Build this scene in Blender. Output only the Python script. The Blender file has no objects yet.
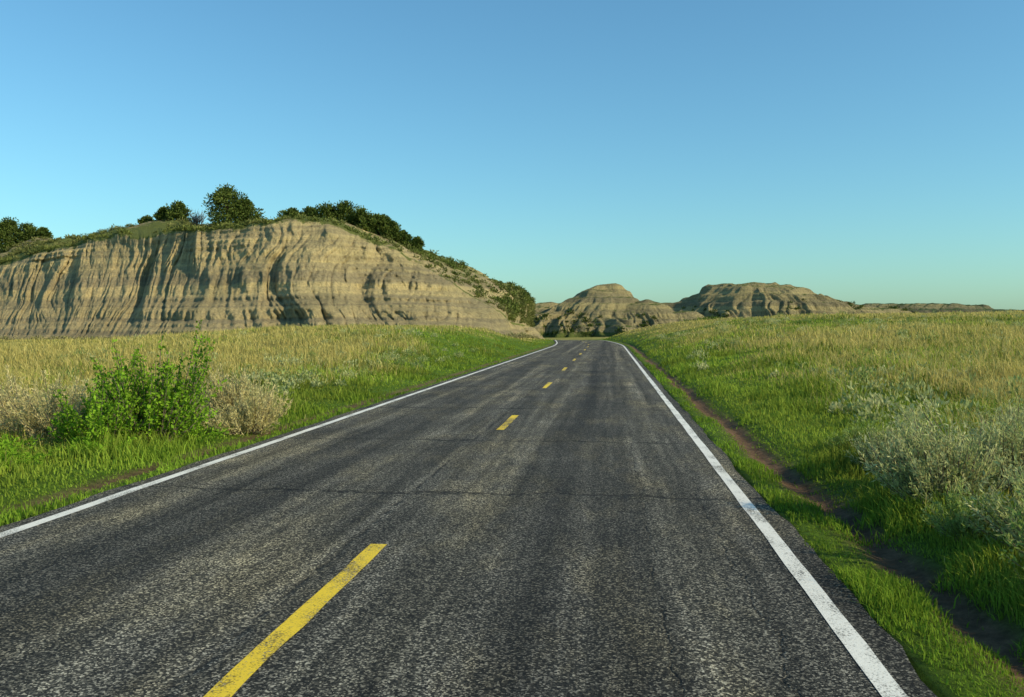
import bpy, math, random
import numpy as np
from mathutils import Vector
rng=np.random.default_rng(7)
scene=bpy.context.scene
# ------------------------------------------------------------ noise
def _h(ix,iy,seed):
    h=(ix.astype(np.int64)*374761393+iy.astype(np.int64)*668265263+seed*974634777)&0xFFFFFFFF
    h=((h^(h>>13))*1274126177)&0xFFFFFFFF
    h=(h^(h>>16))&0xFFFFFFFF
    return h/4294967295.0*2-1
def vn(x,y,seed=0):
    x=np.asarray(x,float);y=np.asarray(y,float)
    x,y=np.broadcast_arrays(x,y)
    ix=np.floor(x);iy=np.floor(y);fx=x-ix;fy=y-iy
    u=fx*fx*fx*(fx*(fx*6-15)+10);v=fy*fy*fy*(fy*(fy*6-15)+10)
    a=_h(ix,iy,seed);b=_h(ix+1,iy,seed);c=_h(ix,iy+1,seed);d=_h(ix+1,iy+1,seed)
    return (a*(1-u)+b*u)*(1-v)+(c*(1-u)+d*u)*v
def fbm(x,y,seed=0,o=4):
    s=0;a=1;t=0
    for i in range(o):
        s=s+a*vn(x*2**i+i*17.3,y*2**i-i*9.1,seed+i);t+=a;a*=.5
    return s/t*1.6
def sm(t):
    t=np.clip(t,0,1);return t*t*(3-2*t)
# ------------------------------------------------------------ mesh helper
def mk(name,verts,faces,mat,col=None,smooth=False,parent=None,attrs=None):
    verts=np.asarray(verts,np.float32);faces=np.asarray(faces,np.int32)
    me=bpy.data.meshes.new(name)
    nf,k=faces.shape
    me.vertices.add(len(verts));me.vertices.foreach_set('co',verts.ravel())
    me.loops.add(nf*k);me.loops.foreach_set('vertex_index',faces.ravel())
    me.polygons.add(nf)
    me.polygons.foreach_set('loop_start',np.arange(0,nf*k,k,dtype=np.int32))
    me.polygons.foreach_set('loop_total',np.full(nf,k,np.int32))
    me.polygons.foreach_set('use_smooth',np.full(nf,smooth,bool))
    me.update(calc_edges=True)
    if col is not None:
        a=me.attributes.new('col','FLOAT_COLOR','POINT')
        c=np.ones((len(verts),4),np.float32);c[:,:3]=col
        a.data.foreach_set('color',c.ravel())
    if attrs:
        for n,v in attrs.items():
            a=me.attributes.new(n,'FLOAT','POINT');a.data.foreach_set('value',np.asarray(v,np.float32).ravel())
    me.materials.append(mat)
    ob=bpy.data.objects.new(name,me);scene.collection.objects.link(ob)
    if parent: ob.parent=parent
    return ob
def gridfaces(nr,nc):
    i=np.arange(nr-1)[:,None]*nc+np.arange(nc-1)[None,:]
    return np.stack([i,i+1,i+nc+1,i+nc],-1).reshape(-1,4)
# ------------------------------------------------------------ materials
def newmat(name):
    m=bpy.data.materials.new(name);m.use_nodes=True
    nt=m.node_tree;nt.nodes.clear()
    return m,nt
def N(nt,t,**kw):
    n=nt.nodes.new(t)
    for k,v in kw.items(): setattr(n,k,v)
    return n
def mth(nt,op,a,b=None,c=None,clamp=False):
    n=nt.nodes.new('ShaderNodeMath');n.operation=op;n.use_clamp=clamp
    for i,v in enumerate((a,b,c)):
        if v is None: continue
        if isinstance(v,(int,float)): n.inputs[i].default_value=v
        else: nt.links.new(v,n.inputs[i])
    return n.outputs[0]
def mixc(nt,f,a,b,bt='MIX'):
    n=nt.nodes.new('ShaderNodeMix');n.data_type='RGBA';n.blend_type=bt
    for s,v in ((n.inputs[0],f),(n.inputs[6],a),(n.inputs[7],b)):
        if isinstance(v,(int,float)): s.default_value=v
        elif isinstance(v,tuple): s.default_value=(*v,1)
        else: nt.links.new(v,s)
    return n.outputs[2]
def ramp(nt,f,stops):
    n=nt.nodes.new('ShaderNodeValToRGB');e=n.color_ramp.elements
    while len(e)<len(stops): e.new(.5)
    for i,(p,c) in enumerate(stops):
        e[i].position=p;e[i].color=(*c,1) if isinstance(c,tuple) else (c,c,c,1)
    nt.links.new(f,n.inputs[0]);return n.outputs[0]
def noise(nt,vec,scale,detail=4,rough=.55,dist=0):
    n=nt.nodes.new('ShaderNodeTexNoise');n.inputs['Scale'].default_value=scale
    n.inputs['Detail'].default_value=detail;n.inputs['Roughness'].default_value=rough
    n.inputs['Distortion'].default_value=dist
    nt.links.new(vec,n.inputs['Vector']);return n.outputs['Fac']
def scalev(nt,vec,s):
    n=nt.nodes.new('ShaderNodeVectorMath');n.operation='MULTIPLY';n.inputs[1].default_value=s
    nt.links.new(vec,n.inputs[0]);return n.outputs[0]
def finish(nt,color,rough=.85,bump=None,bstr=.5,bdist=.02,spec=.3):
    p=nt.nodes.new('ShaderNodeBsdfPrincipled')
    if isinstance(color,tuple): p.inputs['Base Color'].default_value=(*color,1)
    else: nt.links.new(color,p.inputs['Base Color'])
    p.inputs['Roughness'].default_value=rough
    p.inputs['Specular IOR Level'].default_value=spec
    if bump is not None:
        b=nt.nodes.new('ShaderNodeBump');b.inputs['Strength'].default_value=bstr;b.inputs['Distance'].default_value=bdist
        nt.links.new(bump,b.inputs['Height']);nt.links.new(b.outputs[0],p.inputs['Normal'])
    o=nt.nodes.new('ShaderNodeOutputMaterial');nt.links.new(p.outputs[0],o.inputs[0])
def foliage_mat(name,trans=.35):
    m,nt=newmat(name)
    a=N(nt,'ShaderNodeAttribute',attribute_name='col')
    d=nt.nodes.new('ShaderNodeBsdfDiffuse');t=nt.nodes.new('ShaderNodeBsdfTranslucent')
    nt.links.new(a.outputs['Color'],d.inputs[0]);nt.links.new(a.outputs['Color'],t.inputs[0])
    mx=nt.nodes.new('ShaderNodeMixShader');mx.inputs[0].default_value=trans
    nt.links.new(d.outputs[0],mx.inputs[1]);nt.links.new(t.outputs[0],mx.inputs[2])
    o=nt.nodes.new('ShaderNodeOutputMaterial');nt.links.new(mx.outputs[0],o.inputs[0])
    return m
M_grass=foliage_mat('grass_blades',.42)
M_leaf=foliage_mat('leaves',.38)
M_junip=foliage_mat('juniper_needles',.15)
def bark():
    m,nt=newmat('bark');tc=nt.nodes.new('ShaderNodeTexCoord')
    f=noise(nt,scalev(nt,tc.outputs['Object'],(8,8,1.5)),3,5)
    finish(nt,ramp(nt,f,[(.3,(.07,.05,.035)),(.7,(.22,.18,.13))]),.9,f,.6,.03);return m
M_bark=bark()
# ---- asphalt
CRK=[9.6,14.1,19.7,27.0,36.5,49.,66.,88.]
def asphalt_color(nt):
    g=nt.nodes.new('ShaderNodeNewGeometry');P=g.outputs['Position']
    sep=nt.nodes.new('ShaderNodeSeparateXYZ');nt.links.new(P,sep.inputs[0])
    X,Y=sep.outputs[0],sep.outputs[1]
    v=nt.nodes.new('ShaderNodeTexVoronoi');v.inputs['Scale'].default_value=85;nt.links.new(P,v.inputs['Vector'])
    st=nt.nodes.new('ShaderNodeSeparateColor');nt.links.new(v.outputs['Color'],st.inputs[0])
    fine=noise(nt,P,48,4,.8)
    ag=mth(nt,'ADD',mth(nt,'MULTIPLY',st.outputs[0],.55),mth(nt,'MULTIPLY',fine,.72))
    base=ramp(nt,ag,[(.34,(.007,.007,.007)),(.58,(.025,.024,.021)),(.76,(.068,.065,.054)),(.93,(.32,.30,.245))])
    streak=noise(nt,scalev(nt,P,(2.2,.045,1)),1.3,5,.6)
    streak2=noise(nt,scalev(nt,P,(5.,.25,1)),1.5,4,.6)
    blot=noise(nt,P,.55,6,.6)
    k=ramp(nt,streak,[(.32,.5),(.5,.95),(.68,1.6)])
    k2=ramp(nt,streak2,[(.3,.65),(.6,1.2)])
    k3=ramp(nt,blot,[(.3,.7),(.62,1.1),(.75,1.8)])
    c=mixc(nt,1.,base,k,'MULTIPLY');c=mixc(nt,1.,c,k2,'MULTIPLY');c=mixc(nt,1.,c,k3,'MULTIPLY')
    def band(x0,w):
        d=mth(nt,'DIVIDE',mth(nt,'SUBTRACT',X,x0),w)
        return mth(nt,'POWER',2.718,mth(nt,'MULTIPLY',mth(nt,'MULTIPLY',d,d),-1.))
    wt=mth(nt,'ADD',mth(nt,'ADD',band(-1.25,.28),band(.65,.28)),mth(nt,'ADD',band(-2.9,.28),band(-4.5,.28)))
    c=mixc(nt,mth(nt,'MULTIPLY',wt,.5,None,True),c,mixc(nt,1.,c,(1.5,1.48,1.38),'MULTIPLY'))
    oil=mth(nt,'ADD',band(-.5,.3),mth(nt,'MULTIPLY',band(-3.6,.3),.6))
    oil=mth(nt,'ADD',oil,mth(nt,'MULTIPLY',band(.15,.12),.6))
    oil=mth(nt,'MULTIPLY',oil,ramp(nt,streak2,[(.35,.3),(.6,.95)]),None,True)
    c=mixc(nt,oil,c,mixc(nt,1.,c,(.36,.36,.38),'MULTIPLY'))
    tn=noise(nt,scalev(nt,P,(1,.3,1)),.9,6,.7)
    tan=ramp(nt,tn,[(.48,0.),(.64,.7)])
    c=mixc(nt,tan,c,mixc(nt,1.,c,(1.95,1.8,1.4),'MULTIPLY'))
    wob=noise(nt,P,1.2,6,.7);wob2=noise(nt,P,5,3,.6)
    tot=None
    for i,y0 in enumerate(CRK):
        d=mth(nt,'ABSOLUTE',mth(nt,'ADD',mth(nt,'SUBTRACT',Y,y0),mth(nt,'MULTIPLY',mth(nt,'SUBTRACT',wob,.5),.9+.25*(i%3))))
        w=.022+.0034*y0
        s=mth(nt,'SUBTRACT',1.,mth(nt,'DIVIDE',d,w),None,True)
        tot=s if tot is None else mth(nt,'MAXIMUM',tot,s)
    for x0,w,a in ((-2.14,.04,.4),(.35,.014,.7),(-4.2,.018,.9),(.95,.016,.9)):
        d=mth(nt,'ABSOLUTE',mth(nt,'ADD',mth(nt,'SUBTRACT',X,x0),mth(nt,'MULTIPLY',mth(nt,'SUBTRACT',wob,.5),a*.5)))
        s=mth(nt,'SUBTRACT',1.,mth(nt,'DIVIDE',d,w),None,True)
        s=mth(nt,'MULTIPLY',s,ramp(nt,wob2,[(.42,0.),(.55,.9)]))
        tot=mth(nt,'MAXIMUM',tot,s)
    c=mixc(nt,mth(nt,'MULTIPLY',tot,.9),c,(.005,.005,.005))
    h=mth(nt,'SUBTRACT',ag,tot)
    return c,h,P
def asphalt():
    m,nt=newmat('asphalt');c,h,P=asphalt_color(nt)
    finish(nt,c,.85,h,.8,.012,.2);return m
def paint(name,c1,c2,wear):
    m,nt=newmat(name);c,h,P=asphalt_color(nt)
    w=mth(nt,'ADD',mth(nt,'MULTIPLY',noise(nt,P,70,5,.8),.75),mth(nt,'MULTIPLY',noise(nt,scalev(nt,P,(1,.4,1)),4,4,.6),.45))
    mask=ramp(nt,w,[(wear,0.),(wear+.09,1.)])
    pc=mixc(nt,noise(nt,P,9,5,.7),c1,c2)
    finish(nt,mixc(nt,mask,pc,c),.7,h,.4,.006,.3);return m
M_asph=asphalt()
M_white=paint('white_paint',(.84,.82,.75),(.68,.66,.59),.62)
M_yellow=paint('yellow_paint',(.84,.60,.03),(.68,.47,.03),.59)
def groundmat():
    m,nt=newmat('meadow_ground')
    g=nt.nodes.new('ShaderNodeNewGeometry');P=g.outputs['Position']
    a=N(nt,'ShaderNodeAttribute',attribute_name='col')
    f=noise(nt,P,9,8,.75);f2=noise(nt,P,.7,6,.65)
    k=ramp(nt,f,[(.3,.4),(.7,1.5)]);k2=ramp(nt,f2,[(.3,.75),(.7,1.25)])
    c=mixc(nt,1.,a.outputs['Color'],k,'MULTIPLY');c=mixc(nt,1.,c,k2,'MULTIPLY')
    finish(nt,c,.95,f,1.,.08,.1);return m
M_ground=groundmat()
# ---- badlands
def rockmat(name,zs,veg_col,tint=(1,1,1),band=.6):
    m,nt=newmat(name)
    g=nt.nodes.new('ShaderNodeNewGeometry');P=g.outputs['Position']
    sep=nt.nodes.new('ShaderNodeSeparateXYZ');nt.links.new(P,sep.inputs[0])
    wob=noise(nt,scalev(nt,P,(.03,.03,.03)),1,3)
    wob2=noise(nt,P,.8/zs,4,.6)
    Z=mth(nt,'ADD',sep.outputs[2],mth(nt,'MULTIPLY',wob,3.*zs))
    Z=mth(nt,'ADD',Z,mth(nt,'MULTIPLY',wob2,.45*zs))
    cmb=nt.nodes.new('ShaderNodeCombineXYZ');nt.links.new(Z,cmb.inputs[2])
    b1=noise(nt,cmb.outputs[0],.26/zs,3,.6)
    col=ramp(nt,b1,[(.30,(.26,.23,.16)),(.40,(.50,.42,.24)),(.47,(.33,.285,.19)),(.55,(.58,.485,.27)),(.62,(.44,.37,.22)),(.70,(.28,.245,.175))])
    b2=noise(nt,cmb.outputs[0],.9/zs,5,.75)
    dk=ramp(nt,b2,[(.36,.36),(.415,1.),(.58,1.08),(.64,.6)])
    brk=noise(nt,P,.25/zs,5,.7)
    col=mixc(nt,mth(nt,'MULTIPLY',ramp(nt,brk,[(.36,.3),(.58,1.)]),band),col,mixc(nt,1.,col,dk,'MULTIPLY'))
    st=noise(nt,scalev(nt,P,(1.9/zs,1.9/zs,.12/zs)),1.2,7,.8)
    col=mixc(nt,1.,col,ramp(nt,st,[(.34,.55),(.5,.98),(.66,1.2)]),'MULTIPLY')
    mo=noise(nt,P,.10/zs,5,.6)
    col=mixc(nt,ramp(nt,mo,[(.42,0.),(.62,.7)]),col,mixc(nt,1.,col,(.70,.73,.74),'MULTIPLY'))
    col=mixc(nt,1.,col,tint,'MULTIPLY')
    a=N(nt,'ShaderNodeAttribute',attribute_name='veg')
    vn_=noise(nt,P,.9/zs,6,.75)
    vm=mth(nt,'ADD',a.outputs['Fac'],mth(nt,'MULTIPLY',mth(nt,'SUBTRACT',vn_,.5),1.3))
    vm=ramp(nt,vm,[(.45,0.),(.56,1.)])
    vc=mixc(nt,noise(nt,P,2.2/zs,4,.7),tuple(x*.55 for x in veg_col),tuple(x*1.7 for x in veg_col))
    col=mixc(nt,vm,col,vc)
    bb=mth(nt,'ADD',noise(nt,P,1.6/zs,8,.75),mth(nt,'MULTIPLY',st,1.2))
    finish(nt,col,.95,bb,1.,.5*zs,.1);return m
M_bluff=rockmat('badlands_clay',1.,(.14,.16,.045),(1.04,.99,.86),.9)
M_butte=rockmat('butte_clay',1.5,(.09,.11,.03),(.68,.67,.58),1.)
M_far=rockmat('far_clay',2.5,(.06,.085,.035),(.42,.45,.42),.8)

# ------------------------------------------------------------ terrain functions
def road_z(Y): return -2.5*sm((Y-112)/150.)
def road_dx(Y): return -3.6*sm((Y-82)/75.)+32*sm((Y-170)/280.)
def rutx(Y): return 2.2+.07*vn(Y*.35,0,3)+.03*vn(Y*1.7,0,4)
def terr(X,Y):
    x=X-road_dx(Y)
    L=np.maximum(-x-6.,0);R=np.maximum(x-2.45,0)
    my=sm((Y-18)/52)*(1-.75*sm((Y-80)/20))
    hl=1.7*sm(L/6.5)*(1-sm((L-13)/30))*my
    ry=sm((Y+12)/108)*(1-.45*sm((Y-110)/90))
    hr=3.15*(1-np.exp(-R/7.))*ry*(1-.25*sm((R-40)/80))
    off=np.maximum(sm(L/4),sm(R/5))
    b=off*(.14*fbm(X*.13,Y*.13,11,4)+.05*fbm(X*.9,Y*.9,12,3)+ .35*sm((np.hypot(X,Y)-60)/80)*sm((X+12)/20)*fbm(X*.03,Y*.03,14,3))
    b=b+4.2*np.exp(-((X-30)/16)**2-((Y-262)/45)**2)
    dr=(x-rutx(Y))
    rut=-.08*np.exp(-(dr/.16)**2)*(1-sm((Y-90)/30)) + .06*sm((dr-.15)/.4)
    lv=.05*sm((-x-6.1)/.6)-.04*np.exp(-((x+5.85)/.12)**2)
    on=(x>-5.47)&(x<1.62)
    z=road_z(Y)+hl+hr+b+rut+lv-.012
    return z+np.where(on,-.05,0.)
def dryness(X,Y):
    x=X-road_dx(Y)
    d=np.hypot(X,Y)
    n=.6*fbm(X*.08,Y*.05,21,4)+.4*fbm(X*.5,Y*.3,22,3)
    L=np.maximum(-x-5.6,0);R=np.maximum(x-2.3,0)
    side=np.where(x<0,sm((L-1.4)/6)*(.40+.48*sm((d-14)/24)),sm((R-.8)/5)*(.36+.42*sm((d-12)/40)))
    return np.clip(side+n*sm((np.maximum(L,R))/3)*1.0,0,1)
G1=np.array([.15,.265,.024]);G2=np.array([.23,.33,.04]);T1=np.array([.60,.50,.18]);T2=np.array([.38,.34,.095])
def spread(a,b,step,far,g=1.12):
    c=list(np.arange(a,b+1e-6,step));s=step
    v=b
    while v<far[1]: s*=g;v+=s;c.append(v)
    s=step;v=a;pre=[]
    while v>far[0]: s*=g;v-=s;pre.append(v)
    return np.array(pre[::-1]+c)
xs=np.unique(np.concatenate([spread(-9,4.2,.15,(-6000,6000),1.06),np.arange(1.9,2.6,.05),[-5.46,1.61]]))
ys=spread(0,30,.3,(-400,8000),1.03)
GX,GY=np.meshgrid(xs,ys)
GZ=terr(GX,GY)
D=np.hypot(GX,GY);GZ=GZ-6*sm((D-500)/2500)
dr=dryness(GX,GY)[...,None]
gc=(G1*.55)*(1-dr)+(T2*.7)*dr
soil=np.array([.17,.105,.06])
xx=GX-road_dx(GY)
k=(np.exp(-((xx-rutx(GY))/.20)**2)+.8*np.exp(-((xx+5.85)/.16)**2))*(1-sm((GY-70)/60))
k=np.clip(k*1.3,0,1)[...,None]
gc=gc*(1-k)+soil*k
mk('meadow_ground',np.stack([GX,GY,GZ],-1).reshape(-1,3),gridfaces(len(ys),len(xs)),M_ground,gc.reshape(-1,3),True)
# ---- road
ry=np.concatenate([np.arange(-25,130,.25),np.arange(130,430,2.)])
def strip(name,x0,x1,ya,mat,dz,jit=0,n=2,parent=None):
    cols=[]
    for i in range(n):
        t=i/(n-1);x=x0+(x1-x0)*t+road_dx(ya)
        if i==0: x=x+jit*fbm(ya*1.3,0*ya,31,4)
        if i==n-1: x=x+jit*fbm(ya*1.3,0*ya+5,33,4)
        cols.append(np.stack([x,ya,road_z(ya)+dz+0*ya],-1))
    v=np.stack(cols,1).reshape(-1,3)
    return mk(name,v,gridfaces(len(ya),n),mat,parent=parent)
road=strip('road',-5.47,1.62,ry,M_asph,0,.035,6)
strip('edge_line_right',1.33,1.455,ry,M_white,.004,.006,2,road)
strip('edge_line_left',-5.28,-5.155,ry,M_white,.004,.006,2,road)
st=[(3.2,7.25),(15.6,18.2)]+[(26.4+10.84*i,29.1+10.84*i) for i in range(14)]
for i,(a,b) in enumerate(st):
    w=.066
    strip('centre_dash_%d'%(i+1),-1.89-w,-1.89+w,np.linspace(a,b,40),M_yellow,.004,.009,2,road)

# ------------------------------------------------------------ bluff
base=np.array([(-125,136,-.3),(-103.5,125.7,-.3),(-88.8,118.2,-.3),(-68.6,109.5,-.3),(-50.6,98.5,-.3),(-41.6,101,-.3),(-33.3,100,-.3),(-26.8,98,-.3),(-21.7,98,-.3),(-16.5,98.5,-.3),(-12.6,101,-.3),(-12.,118,-.4),(-14.5,150,-1),(-15,200,-2),(-19,240,-2.5)])
rim=np.array([(-137.5,157,10.3),(-118.5,151.5,11.8),(-103.6,147.1,13.4),(-81.6,139.4,16.1),(-60.4,129.5,16.6),(-49.4,126.6,16.9),(-40.5,128.6,17.4),(-34.2,131.2,14.2),(-28.3,130.9,11.2),(-21.8,129,8),(-16.6,127,4.9),(-15.2,131,3.6),(-17,155,2.5),(-18,200,2),(-21,238,0)])
crest=np.array([(-150,178,12),(-130,166,14.4),(-115.8,162.7,16.6),(-91.6,155.8,19.4),(-69.2,147.6,19.6),(-57.1,143.8,19.6),(-47.6,150.9,20.8),(-40.5,157.6,18.6),(-34.7,163.8,16),(-27.2,174.1,12.9),(-20.7,185,10.4),(-18.5,195,9.2),(-17.5,205,8.4),(-19,225,6),(-26,250,1)])
NS=2400
arc=np.concatenate([[0],np.cumsum(np.linalg.norm(np.diff((base+rim)[:,:2]/2,axis=0),axis=1))])
def resamp2(c):
    t=np.linspace(0,arc[-1],NS)
    out=np.stack([np.interp(t,arc,c[:,i]) for i in range(3)],-1)
    ker=np.hanning(77);ker/=ker.sum()
    p=np.pad(out,((38,38),(0,0)),'edge')
    return np.stack([np.convolve(p[:,i],ker,'valid') for i in range(3)],-1)
B,R_,C=resamp2(base),resamp2(rim),resamp2(crest)
S=np.linspace(0,arc[-1],NS)
R_[:,2]+=np.clip((R_[:,2]-2)/8,0,1)*(.85*fbm(S*.14,0*S,77,4))
back=C.copy();back[:,0]-=25;back[:,1]+=50;back[:,2]=C[:,2]*.5-1
out=B-R_;out[:,2]=0;out/=np.linalg.norm(out,axis=1)[:,None]
NT=190
rows=[];vegs=[]
endveg=sm((S-arc[10])/12.)
def rid(u,v,seed): return np.abs(vn(u,v,seed))**.75
for j in range(NT):
    t=j/(NT-1)
    z=B[:,2]+(R_[:,2]-B[:,2])*t
    zz=z+1.2*vn(S*.05,0*S,41)
    g=t+.17*math.sin(math.pi*t**.75)
    lay=np.sin(zz*1.35)+.6*np.sin(zz*3.1+1)
    bench=.015*np.tanh(lay*1.6)+.005*np.sin(zz*7.3)
    g=g+bench*np.clip(.7+1.4*fbm(S*.06,t*2+0*S,40,2),.0,2)
    g=g-.05*(1-t)**5
    P=B*(1-g)[:,None]+R_*g[:,None];P[:,2]=z
    hgt=(R_[:,2]-B[:,2])
    sc=np.clip(hgt/12,.3,1)
    wp=2.0*vn(S*.12,t*2.+0*S,43)+.7*vn(S*.5,t*5+0*S,44)
    u=S+wp
    bell=.4+.6*math.sin(math.pi*min(1,t*.8+.1))
    r1=np.abs(fbm(u*.042,0*S+t*.25,45,2))
    r2=rid(u*.12,0*S+t*.6,46);r3=rid(u*.30,t*1.1+0*S,47);r4=rid(u*.72,t*2.0+0*S,48);r5=rid(u*1.5,t*4.+0*S,50)
    amp3=np.clip(.9+.9*fbm(S*.05,t*1.5+0*S,39,2),.3,1.6)
    dd=(6.0*(r1-.35)*bell+3.0*(r2-.45)*bell+1.5*(r3-.45)*amp3*(1-.2*t)+1.05*(r4-.45)*amp3*(1-.3*t)+.65*(r5-.45)*(1-.3*t))*sc
    dd+=.34*fbm(S*1.3,t*12+0*S,49,3)*sc
    dd*=min(1,(1-t)*6+.42)
    P[:,0]+=out[:,0]*dd;P[:,1]+=out[:,1]*dd
    rows.append(P)
    vegs.append(max(0,(t-.92)/.08)*.6+.62*max(0,1-t/.06)+.45*endveg*np.clip(fbm(S*.2,t*4+0*S,53,3)+.6,0,1))
rimrow=rows[-1]
NC=70
for j in range(1,NC+1):
    t=j/NC
    P=rimrow*(1-t)+C*t
    P[:,2]=rimrow[:,2]+(C[:,2]-rimrow[:,2])*(t**.8)
    P[:,2]+=1.0*fbm(P[:,0]*.12,P[:,1]*.12,51,4)*math.sin(math.pi*min(1,t*.55))
    P[:,2]+=.9*(rid(P[:,0]*.12+P[:,1]*.05,P[:,1]*.03,54)-.5)*math.sin(math.pi*t)*sm((S-arc[6])/20)*3
    rows.append(P)
    v=.66+.35*fbm(P[:,0]*.06,P[:,1]*.1,52,3)
    bare=sm((S-(arc[6]))/(arc[8]-arc[6]))
    v=v*(1-.5*bare*max(.5,1-t*1.1))
    vegs.append(v)
lastc=rows[-1].copy()
for j in range(1,16):
    t=j/15
    P=lastc*(1-t)+back*t;P[:,2]=lastc[:,2]+(back[:,2]-lastc[:,2])*sm(t)
    rows.append(P);vegs.append(np.full(NS,.9))
BV=np.stack(rows,0)
mk('badlands_bluff',BV.reshape(-1,3),gridfaces(BV.shape[0],NS)[:,::-1],M_bluff,None,True,attrs={'veg':np.stack(vegs,0).reshape(-1)})
# ------------------------------------------------------------ buttes
def butte(name,cx,cy,mounds,ext,res,mat,seed,z0,terr_p,gull=1.,vegflat=.5,ta=.8):
    n=res
    ux=np.linspace(-ext[0],ext[0],n);uy=np.linspace(-ext[1],ext[1],int(n*.7))
    X,Y=np.meshgrid(ux,uy)
    Z=np.zeros_like(X)
    wx=X+.06*ext[0]*fbm(X*2.2/ext[0],Y*2.2/ext[0],seed+8,3);wy=Y+.06*ext[0]*fbm(X*2.2/ext[0]+9,Y*2.2/ext[0],seed+9,3)
    for mi,(mx,my,rx,ry,h,flat,p) in enumerate(mounds):
        dx=(wx-mx)/rx;dy=(wy-my)/ry
        a=np.arctan2(dy,dx);r=np.hypot(dx,dy)
        gx,gy=np.cos(a),np.sin(a);sd=seed+mi*13
        tw=.15*fbm(r*3+sd,gx,sd,2)
        gx2=gx+tw
        q=np.abs(fbm(gx2*2.2+sd,gy*2.2+r*.5,sd+1,2))*.20+np.abs(vn(gx2*7,gy*7+r*.8,sd+2))*.16+np.abs(vn(gx2*17+r,gy*17,sd+3))*.10
        r=r*(1+gull*(.20-q)*np.clip(r*1.2-.15,0,1.2))
        t=np.clip((1-r)/(1-flat),0,1)
        prof=t**p; prof=.45*prof+.55*np.sin(prof*math.pi/2)
        Z=np.maximum(Z,h*prof*(1+.04*fbm(X*.08,Y*.08,sd+4,3)))
    Z=Z+ta*terr_p/6.28*np.sin((Z+.6*fbm(X*.03,Y*.03,seed+6,2))*2*math.pi/terr_p)*np.clip(Z/3,0,1)+.6*fbm(X*.12,Y*.12,seed+5,5)*(Z>.1)
    e=np.clip(np.minimum((ext[0]-np.abs(X))/(ext[0]*.1),(ext[1]-np.abs(Y))/(ext[1]*.1)),0,1)
    gy_,gx_=np.gradient(Z,uy,ux);slope=np.hypot(gx_,gy_)
    veg=vegflat*(1.35-np.clip(slope*1.25,0,1.25))+.75*np.clip(1-Z/6,0,1)
    Z=Z*e+z0-2*(1-e)
    V=np.stack([X+cx,Y+cy,Z],-1)
    return mk(name,V.reshape(-1,3),gridfaces(len(uy),n),mat,None,True,attrs={'veg':veg.reshape(-1)}),V
_,BA=butte('butte',-6,378,[(0,0,38,36,21.,.05,1.0),(2,2,24,22,22.4,.12,1.),(-20,8,32,28,15.,.2,1.),(16,-8,28,26,14.6,.15,1.),(30,-6,26,22,11.,.2,1.),(44,-8,26,18,8.,.2,1.)],(80,58),620,M_butte,61,-2.6,3.0,1.2,.55,.6)
_,BB=butte('butte',74,476,[(4,0,58,50,25.2,.30,1.),(0,4,34,32,26.8,.5,1.),(-42,4,38,32,17.,.2,1.),(-62,0,34,28,12,.2,1.),(50,0,46,36,15.,.2,1.),(86,10,50,30,10.,.2,1.)],(150,75),720,M_butte,71,-2.8,3.8,1.2,.55,.65)
butte('distant_plateau',34,700,[(0,0,70,50,22,.4,1.),(-40,10,60,40,18,.4,1.)],(120,70),260,M_far,81,-4,6,.8)
butte('distant_plateau',520,1250,[(0,0,240,120,32,.6,.9),(-130,-40,110,80,38,.5,.9),(170,-60,160,90,33,.5,.9),(330,40,140,90,38,.6,.9)],(560,220),620,M_far,91,-8,9,.9,.8,.5)
butte('distant_plateau',-1300,2300,[(0,0,900,500,90,.6,.9)],(1300,700),300,M_far,95,-10,20,.8)
butte('distant_plateau',1700,2100,[(0,0,800,500,70,.6,.9)],(1200,700),300,M_far,97,-10,20,.8)

# ------------------------------------------------------------ vegetation builders
def leafmesh(P,D,Lg,Wd,col):
    n=len(P)
    r=rng.normal(size=(n,3));s=np.cross(D,r);s/=np.linalg.norm(s,axis=1)[:,None]+1e-9
    Lg=np.broadcast_to(Lg,(n,))[:,None];Wd=np.broadcast_to(Wd,(n,))[:,None]
    a=P;b=P+D*Lg*.5+s*Wd*.5;c=P+D*Lg;d=P+D*Lg*.5-s*Wd*.5
    V=np.stack([a,b,c,d],1).reshape(-1,3)
    F=np.arange(n*4).reshape(-1,4)
    return V,F,np.repeat(col,4,axis=0)
def unit(v): return v/(np.linalg.norm(v,axis=-1,keepdims=True)+1e-9)
def tube(pts,rad,k=6):
    pts=np.asarray(pts,float);n=len(pts)
    T=unit(np.gradient(pts,axis=0));ref=np.array([.31,.17,.93]);A=unit(np.cross(T,ref));Bn=np.cross(T,A)
    an=np.linspace(0,2*math.pi,k,endpoint=False)
    V=pts[:,None,:]+np.asarray(rad)[:,None,None]*(A[:,None,:]*np.cos(an)[None,:,None]+Bn[:,None,:]*np.sin(an)[None,:,None])
    F=[]
    for i in range(n-1):
        for j in range(k):
            F.append((i*k+j,i*k+(j+1)%k,(i+1)*k+(j+1)%k,(i+1)*k+j))
    return V.reshape(-1,3),np.array(F)
def joinp(parts):
    V=[];F=[];o=0
    for v,f in parts: V.append(v);F.append(f+o);o+=len(v)
    return np.concatenate(V),np.concatenate(F)
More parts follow.
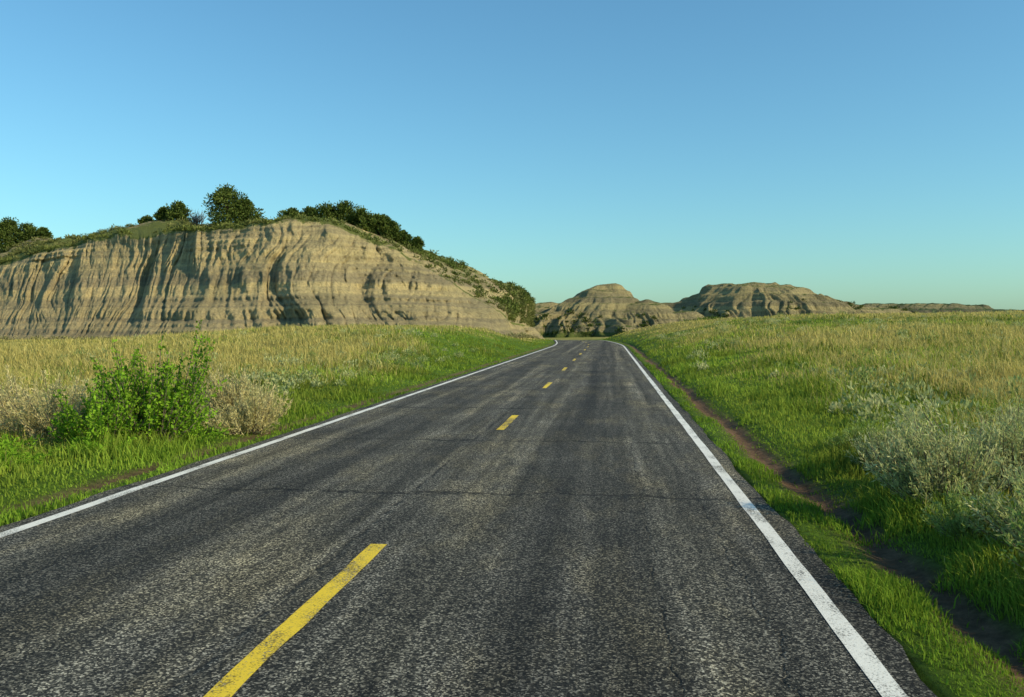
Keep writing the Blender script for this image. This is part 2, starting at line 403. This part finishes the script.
def juniper(name,loc,h,w,cols,seed,nclump=70,per=70,leaf=.2,trunkfrac=.06,cone=.25):
    r=np.random.default_rng(seed)
    e=bpy.data.objects.new(name,None);e.location=loc;scene.collection.objects.link(e)
    parts=[]
    tp=np.array([[0,0,-.4],[.05*w,0,h*.2],[.02*w,.03*w,h*.5],[0,0,h*.85]])
    parts.append(tube(tp,[h*.045,h*.035,h*.02,h*.006]))
    cl=[]
    for i in range(nclump):
        z=r.uniform(trunkfrac,1)**.9
        prof=(math.sin(math.pi*min(1,(z-trunkfrac*.6)/(1-trunkfrac*.6)*.86+.14)))**.5*(1-cone*z)
        a=r.uniform(0,2*math.pi);q=math.sqrt(r.uniform(.05,1))*w*.46*prof*r.uniform(.75,1.2)
        cl.append((math.cos(a)*q,math.sin(a)*q,z*h*.93))
    cl=np.array(cl)
    for c in cl[:max(8,nclump//5)]:
        s=np.array([0,0,max(.1,c[2]*.45)])
        parts.append(tube([s,s*.5+c*.5+np.array([0,0,-.05*h]),c],[h*.015,h*.01,h*.004],4))
    V,F=joinp(parts)
    mk('trunk',V,F,M_bark,parent=e,smooth=True)
    cr=w*.14*r.uniform(.55,1.45,nclump)
    idx=np.repeat(np.arange(nclump),per)
    o=unit(r.normal(size=(len(idx),3)))*(r.uniform(.1,1,(len(idx),1))**.5)*cr[idx][:,None]*np.array([1.1,1.1,.95])
    P=cl[idx]+o
    Dd=unit(o+r.normal(size=o.shape)*.35*cr.mean()+np.array([0,0,.25*cr.mean()]))
    tt=r.random((nclump,1));cc=np.array(cols[0])*(1-tt)+np.array(cols[1])*tt
    col=cc[idx]*r.uniform(.7,1.3,(len(idx),1))
    V,F,Cc=leafmesh(P,Dd,leaf*r.uniform(.6,1.4,len(idx)),leaf*.62,col)
    mk('crown',V,F,M_junip,Cc,parent=e)
    return e
cap=BV[NT:NT+NC]
def capz(x,y):
    d=(cap[...,0]-x)**2+(cap[...,1]-y)**2
    i=np.unravel_index(np.argmin(d),d.shape);return cap[i][2]
JG=((.05,.08,.018),(.13,.165,.038))
trees=[(-60.4,138,6.4,7.2),(-57.8,139,4.4,5.4),(-75.,151,3.4,4.4),(-78,151.5,2.4,3.),(-82,153,2.0,3.),(-113.,159.5,6.2,6.),(-116.5,162,5.2,5.),(-110.,161,3.8,4.4),(-107.,161,2.2,3.),
 (-46.5,145,3.2,5.4),(-49.5,146,2.4,4.6),(-43.5,146,3.6,5.),(-40.5,145,3.6,4.6),(-38.5,146,3.2,4.2),(-36.,146,3.2,4.2),(-52.5,145,2.0,4.6),(-34.,147,2.8,3.6),(-31.8,147,2.4,3.2),(-39,154,3.4,4.6)]
for i,(x,y,h,w) in enumerate(trees):
    juniper('juniper_tree',(x,y,capz(x,y)-.3),h,w,JG,100+i,nclump=90 if w>5.8 else 50,per=70,leaf=.36)
def deadshrub(name,loc,h):
    r=np.random.default_rng(5);parts=[]
    for i in range(38):
        a=r.uniform(0,6.28);s=r.uniform(.2,.75)
        d=unit(np.array([math.cos(a)*s,math.sin(a)*s,1.]));L=h*r.uniform(.6,1)
        p1=d*L*.5+r.normal(size=3)*.1*h*.5;p2=d*L+r.normal(size=3)*.12*h*.5
        parts.append(tube([np.array([0,0,-.2]),p1,p2],[.05,.035,.012],4))
        for k in range(3):
            q=p1+r.normal(size=3)*.3*h*.6;q[2]=abs(q[2])+.2*h
            parts.append(tube([p1,(p1+q)/2,q],[.03,.02,.008],4))
    V,F=joinp(parts);o=mk(name,V,F,M_bark);o.location=loc;return o
deadshrub('dead_shrub',(-67,141.5,capz(-67,141.5)-.2),3.4)
def shrubmass(name,pts,sizes,cols,per,leaf,mat=M_junip,up=.3,hz=.75):
    n=len(pts);idx=np.repeat(np.arange(n),per)
    o=rng.normal(size=(len(idx),3));o=unit(o)*(rng.random((len(idx),1))**.4)
    o[:,2]=np.abs(o[:,2])*hz
    lump=1+.35*vn(o[:,0]*2.5+idx*7.1,o[:,1]*2.5+idx*3.3+o[:,2]*2,5)[:,None]
    P=pts[idx]+o*lump*sizes[idx][:,None]
    D=unit(o+rng.normal(size=o.shape)*.5+np.array([0,0,up]))
    t=rng.random((n,1));cc=np.array(cols[0])*(1-t)+np.array(cols[1])*t
    col=cc[idx]*rng.uniform(.7,1.3,(len(idx),1))
    V,F,Cc=leafmesh(P,D,leaf*rng.uniform(.6,1.5,len(idx))*(.4+.6*sizes[idx]/sizes.mean()),leaf*.5,col)
    return mk(name,V,F,mat,Cc)
ri=rng.integers(1,NC-1,2600);si=rng.integers(60,NS-60,2600)
pp=cap[ri,si];keep=fbm(pp[:,0]*.09,pp[:,1]*.09,57,3)+rng.uniform(-.5,.5,len(pp))>.0
pp=pp[keep];shrubmass('ridge_shrubs',pp-[0,0,.1],rng.uniform(.3,.9,len(pp))**1.3,((.08,.10,.03),(.22,.22,.08)),40,.32)
si=rng.integers(60,int(NS*.62),460);ri=rng.integers(0,8,460)
pp=cap[ri,si];kk=fbm(pp[:,0]*.11,pp[:,1]*.11,59,3)>-.2;pp=pp[kk]
shrubmass('rim_brush',pp-[0,0,.1],rng.uniform(.3,.95,len(pp)),((.09,.12,.03),(.19,.21,.06)),45,.3)
a0,a1=int(NS*arc[6]/arc[-1]),int(NS*arc[12]/arc[-1])
si=rng.integers(a0,a1,480);ri=rng.integers(10,NC-1,480)
pp=cap[ri,si];kk=fbm(pp[:,0]*.1,pp[:,1]*.1,58,3)>.18;pp=pp[kk]
shrubmass('ridge_junipers',pp-[0,0,.2],rng.uniform(.35,1.05,len(pp)),((.06,.09,.022),(.15,.18,.045)),65,.36)
si=rng.integers(40,int(NS*.72),420)
tp=B[si]+out[si]*rng.uniform(-1,4,(420,1));tp[:,2]=terr(tp[:,0],tp[:,1])
shrubmass('cliff_foot_brush',tp,rng.uniform(.25,.7,420),((.16,.16,.06),(.32,.28,.14)),40,.25)
n=420
bx=rng.uniform(4,62,n);by=rng.uniform(215,325,n)
k=(bx>road_dx(by)+5)
bx,by=bx[k],by[k]
bp=np.stack([bx,by,terr(bx,by)],-1)
shrubmass('valley_junipers',bp,rng.uniform(.6,2.1,len(bp))**1.1,((.05,.085,.016),(.14,.19,.035)),65,.6)
def scatter_on(Vb,n,zmax,seed):
    r=np.random.default_rng(seed);f=Vb[:Vb.shape[0]//2+20].reshape(-1,3)
    f=f[(f[:,2]>-1.5)&(f[:,2]<zmax)]
    f=f[r.integers(0,len(f),n*2)];kk=fbm(f[:,0]*.06,f[:,1]*.06,seed,3)>.0
    return f[kk][:n]
pb=np.concatenate([scatter_on(BA,240,9,5),scatter_on(BB,320,14,6)])
shrubmass('butte_shrubs',pb,rng.uniform(.5,1.6,len(pb)),((.04,.065,.014),(.10,.13,.03)),40,.7)

# ------------------------------------------------------------ grass
def grass(name,n,dmin,dmax,a0,a1,seed,hs=1.,wk=.00095):
    r=np.random.default_rng(seed)
    d=np.exp(r.uniform(math.log(dmin),math.log(dmax),n));a=np.radians(r.uniform(a0,a1,n))
    X=d*np.sin(a);Y=d*np.cos(a);x=X-road_dx(Y)
    ragL=.10*fbm(Y*2.2,Y*0,61,4);ragR=.06*fbm(Y*2.5,Y*0+3,62,4)
    ok=((x<-5.47+ragL)|(x>1.66+ragR))
    ok&=~((np.abs(x-rutx(Y)-.02)<.13+.12*vn(Y*3,Y*0,63))&(Y<90)&(r.random(n)<.95))
    ok&=~((np.abs(x+5.86)<.10+.09*vn(Y*1.3,Y*0,64))&(Y<60)&(r.random(n)<.8))
    by=np.interp(X,base[:11,0],base[:11,1]);ok&=~((X<-11)&(Y>by+1.5))
    X,Y,x,d=X[ok],Y[ok],x[ok],d[ok];n=len(X)
    Z=terr(X,Y)-.02
    dry=dryness(X,Y)
    isdry=r.random(n)<dry
    verge=(1-sm((np.maximum(-x-5.47,0))/1.6))*(x<0)+(1-sm((x-2.2)/.7))*(x>0)
    clump=np.clip(fbm(X*.8,Y*.8,65,3)+.3,0,1.2)
    H=(.09+.10*sm(dry*1.3)+.22*clump)*(1-.58*verge)*r.uniform(.5,1.35,n)*hs
    H*=1-.5*sm((d-30)/60)
    H=np.where(isdry,H*1.3,H)
    W=(.0032+wk*d)*r.uniform(.7,1.3,n)*np.where(isdry,.75,1.)
    az=r.uniform(0,2*math.pi,n);lean=r.uniform(.1,1.05,n)*H
    dirx,diry=np.cos(az),np.sin(az);az2=r.uniform(0,math.pi,n);sx,sy=np.cos(az2),np.sin(az2)
    dirx=dirx*.8-.25
    b0=np.stack([X-sx*W/2,Y-sy*W/2,Z],-1);b1=np.stack([X+sx*W/2,Y+sy*W/2,Z],-1)
    mx,my,mz=X+dirx*lean*.35,Y+diry*lean*.35,Z+H*.6
    m0=np.stack([mx-sx*W*.4,my-sy*W*.4,mz],-1);m1=np.stack([mx+sx*W*.4,my+sy*W*.4,mz],-1)
    tp=np.stack([X+dirx*lean,Y+diry*lean,Z+H*np.sqrt(np.maximum(.2,1-(lean/H)**2*.5))],-1)
    V=np.stack([b0,b1,m0,m1,tp],1).reshape(-1,3)
    o=(np.arange(n)*5)[:,None,None]
    F=(o+np.array([[0,1,3],[0,3,2],[2,3,4]])[None]).reshape(-1,3)
    t=r.random((n,1));g=G1*(1-t)+G2*t
    patch=(.5+.5*np.clip(fbm(X*.25,Y*.25,67,3),-1,1))[:,None]
    g=g*(.6+.7*patch)+np.array([.07,.025,.015])*(1-verge[:,None])*.7
    t2=r.random((n,1));dc=T1*(1-t2)+T2*t2
    col=np.where(isdry[:,None],dc,g)*r.uniform(.65,1.3,(n,1))
    mixf=sm((d-15)/40)[:,None]*.2
    avg=g*(1-dry[:,None])+dc*dry[:,None]
    col=col*(1-mixf)+avg*mixf
    return mk(name,V,F,M_grass,np.repeat(col,5,axis=0))
grass('grass',540000,2.6,175,-43,36,1)

# ------------------------------------------------------------ near shrubs
def sage(name,x,y,h,w,c1,c2,seed,stems=170,lps=55,ll=.04,lw=.009,up=.9,wood=True):
    r=np.random.default_rng(seed)
    z=float(terr(np.array(x),np.array(y)))
    e=bpy.data.objects.new(name,None);e.location=(x,y,z);scene.collection.objects.link(e)
    lobes=[(r.normal()*.24*w,r.normal()*.24*w,r.uniform(.55,1.)) for _ in range(7)]
    tubes=[];P=[];D=[];C=[]
    for i in range(stems):
        lx,ly,lh=lobes[i%7]
        a=r.uniform(0,6.283);q=r.uniform(0,1)**.6
        tip=np.array([lx+math.cos(a)*q*w*.36,ly+math.sin(a)*q*w*.36,h*lh*(1-.45*q*q)*r.uniform(.55,1.18)])
        b=np.array([lx*.3,ly*.3,-.03])+r.normal(size=3)*.03;b[2]=-.03
        m=b*.45+tip*.55+np.array([math.cos(a)*q*w*.07,math.sin(a)*q*w*.07,-.06*h])
        ts=np.linspace(0,1,5)[:,None]
        pts=b*(1-ts)**2+2*m*ts*(1-ts)+tip*ts**2
        if wood: tubes.append(tube(pts,np.linspace(.008,.0018,5)*(h/.9),4))
        t=r.uniform(.22,1,lps)[:,None]**.8
        p=b*(1-t)**2+2*m*t*(1-t)+tip*t**2
        dr=unit((tip-m)[None]*np.ones_like(p))
        p=p+r.normal(size=p.shape)*.018*w*(1.6-t)
        dd=unit(dr*up+r.normal(size=p.shape)*.55)
        P.append(p);D.append(dd)
        k=r.random();cc=(np.array(c1)*(1-k)+np.array(c2)*k)
        C.append(cc*r.uniform(.7,1.25,(lps,1)))
    P=np.concatenate(P);D=np.concatenate(D);C=np.concatenate(C)
    if wood:
        V,F=joinp(tubes);mk('stems',V,F,M_bark,parent=e)
    V,F,Cc=leafmesh(P,D,ll*r.uniform(.6,1.5,len(P)),lw*r.uniform(.8,1.3,len(P)),C)
    mk('leaves',V,F,M_leaf,Cc,parent=e)
    return e
SG=((.58,.57,.28),(.34,.39,.14));ST=((.68,.58,.29),(.46,.42,.17));GB=((.25,.42,.035),(.14,.27,.02))
SV=((.38,.46,.15),(.22,.32,.07))
sage('sagebrush',3.15,8.7,.98,1.2,*SG,1,220,70,.05,.012)
sage('sagebrush',4.05,9.6,1.0,1.3,*SG,2,200,70,.05,.012)
sage('sagebrush',3.4,7.1,.74,1.,*SG,3,180,65,.045,.012)
sage('sagebrush',4.3,8.0,.9,1.2,*SG,4,180,65,.05,.012)
sage('sagebrush',3.25,6.1,.64,.95,*SV,5,180,65,.045,.011)
sage('sagebrush',2.9,5.3,.42,.6,*SV,18,120,60)
sage('sagebrush',2.9,7.6,.5,.7,*SV,19,120,60)
sage('sagebrush',3.3,10.9,.75,1.1,*SG,6,140,60)
sage('sagebrush',5.2,11.5,.8,1.3,*SG,16,140,60)
sage('sagebrush',3.5,13.,.45,.9,*SV,17,110,50)
sage('sagebrush',6.1,14.,.6,1.2,*SG,20,110,50)
sage('sagebrush',-8.5,13.3,1.05,1.6,*ST,7,180,60,.06,.015)
sage('sagebrush',-9.5,13.9,1.05,1.6,*ST,8,170,60,.06,.015)
sage('sagebrush',-6.1,14.8,.85,1.2,*ST,9,160,60,.06,.015)
sage('sagebrush',-6.9,16.2,1.1,1.4,*ST,10,160,60,.06,.015)
sage('sagebrush',-10.7,14.6,.95,1.4,*ST,11,140,60,.06,.015)
sage('green_shrub',-6.9,13.0,1.7,1.4,*GB,12,150,60,.06,.034,.4)
sage('green_shrub',-7.5,12.7,1.25,1.3,*GB,13,120,60,.055,.032,.4)
for i,(x,y,h) in enumerate([(-7.6,10.2,.36),(-6.9,11.5,.34),(-8.4,11.2,.36),(-9.1,11.9,.38),(-8.1,9.4,.26),(-6.7,13.4,.4),(-9.9,12.6,.4)]):
    sage('leafy_weed',x,y,h,1.1,*GB,30+i,50,30,.06,.02,.6,wood=False)
n=1500
dd=np.exp(rng.uniform(math.log(12),math.log(95),n));aa=np.radians(rng.uniform(-40,32,n))
x=dd*np.sin(aa);y=dd*np.cos(aa);k=((x<-7.5)|(x>3.4))&(fbm(x*.12,y*.12,91,3)>.0)
byy=np.interp(x,base[:11,0],base[:11,1]);k&=~((x<-9)&(y>byy-1))
x,y=x[k],y[k]
shrubmass('sagebrush_scatter',np.stack([x,y,terr(x,y)],-1),rng.uniform(.13,.36,len(x))*np.where(x>0,1.15,1.),((.20,.27,.07),(.50,.50,.24)),80,.09,M_leaf,.8,1.)

# ------------------------------------------------------------ light and sky
SUN_EL,SUN_AZ=29.,107.   # azimuth clockwise from +Y
w=bpy.data.worlds.new('World');scene.world=w;w.use_nodes=True
nt=w.node_tree;nt.nodes.clear()
sk=nt.nodes.new('ShaderNodeTexSky');sk.sky_type='NISHITA';sk.sun_disc=False
sk.sun_elevation=math.radians(SUN_EL);sk.sun_rotation=math.radians(SUN_AZ)
sk.air_density=1.15;sk.dust_density=.8;sk.ozone_density=2.4
tint=nt.nodes.new('ShaderNodeMix');tint.data_type='RGBA';tint.blend_type='MULTIPLY';tint.inputs[0].default_value=1
tint.inputs[7].default_value=(.64,1.06,1.14,1)
bg=nt.nodes.new('ShaderNodeBackground');bg.inputs[1].default_value=.138
o=nt.nodes.new('ShaderNodeOutputWorld')
nt.links.new(sk.outputs[0],tint.inputs[6]);nt.links.new(tint.outputs[2],bg.inputs[0]);nt.links.new(bg.outputs[0],o.inputs[0])
L=bpy.data.lights.new('sun','SUN');L.energy=5.;L.angle=math.radians(.5);L.color=(1,.85,.57)
lo=bpy.data.objects.new('sun',L);scene.collection.objects.link(lo)
az,el=math.radians(SUN_AZ),math.radians(SUN_EL)
sd=Vector((math.sin(az)*math.cos(el),math.cos(az)*math.cos(el),math.sin(el)))
lo.rotation_euler=sd.to_track_quat('Z','Y').to_euler()
# ------------------------------------------------------------ camera
cd=bpy.data.cameras.new('camera');cam=bpy.data.objects.new('camera',cd);scene.collection.objects.link(cam)
cd.sensor_width=36;cd.lens=900/1024*36;cd.clip_end=20000;cd.clip_start=.05
cam.location=(0,0,1.8);cam.rotation_euler=(math.radians(90-1.37),0,math.radians(6.15))
scene.camera=cam
scene.view_settings.view_transform='Standard';scene.view_settings.look='None';scene.view_settings.exposure=0
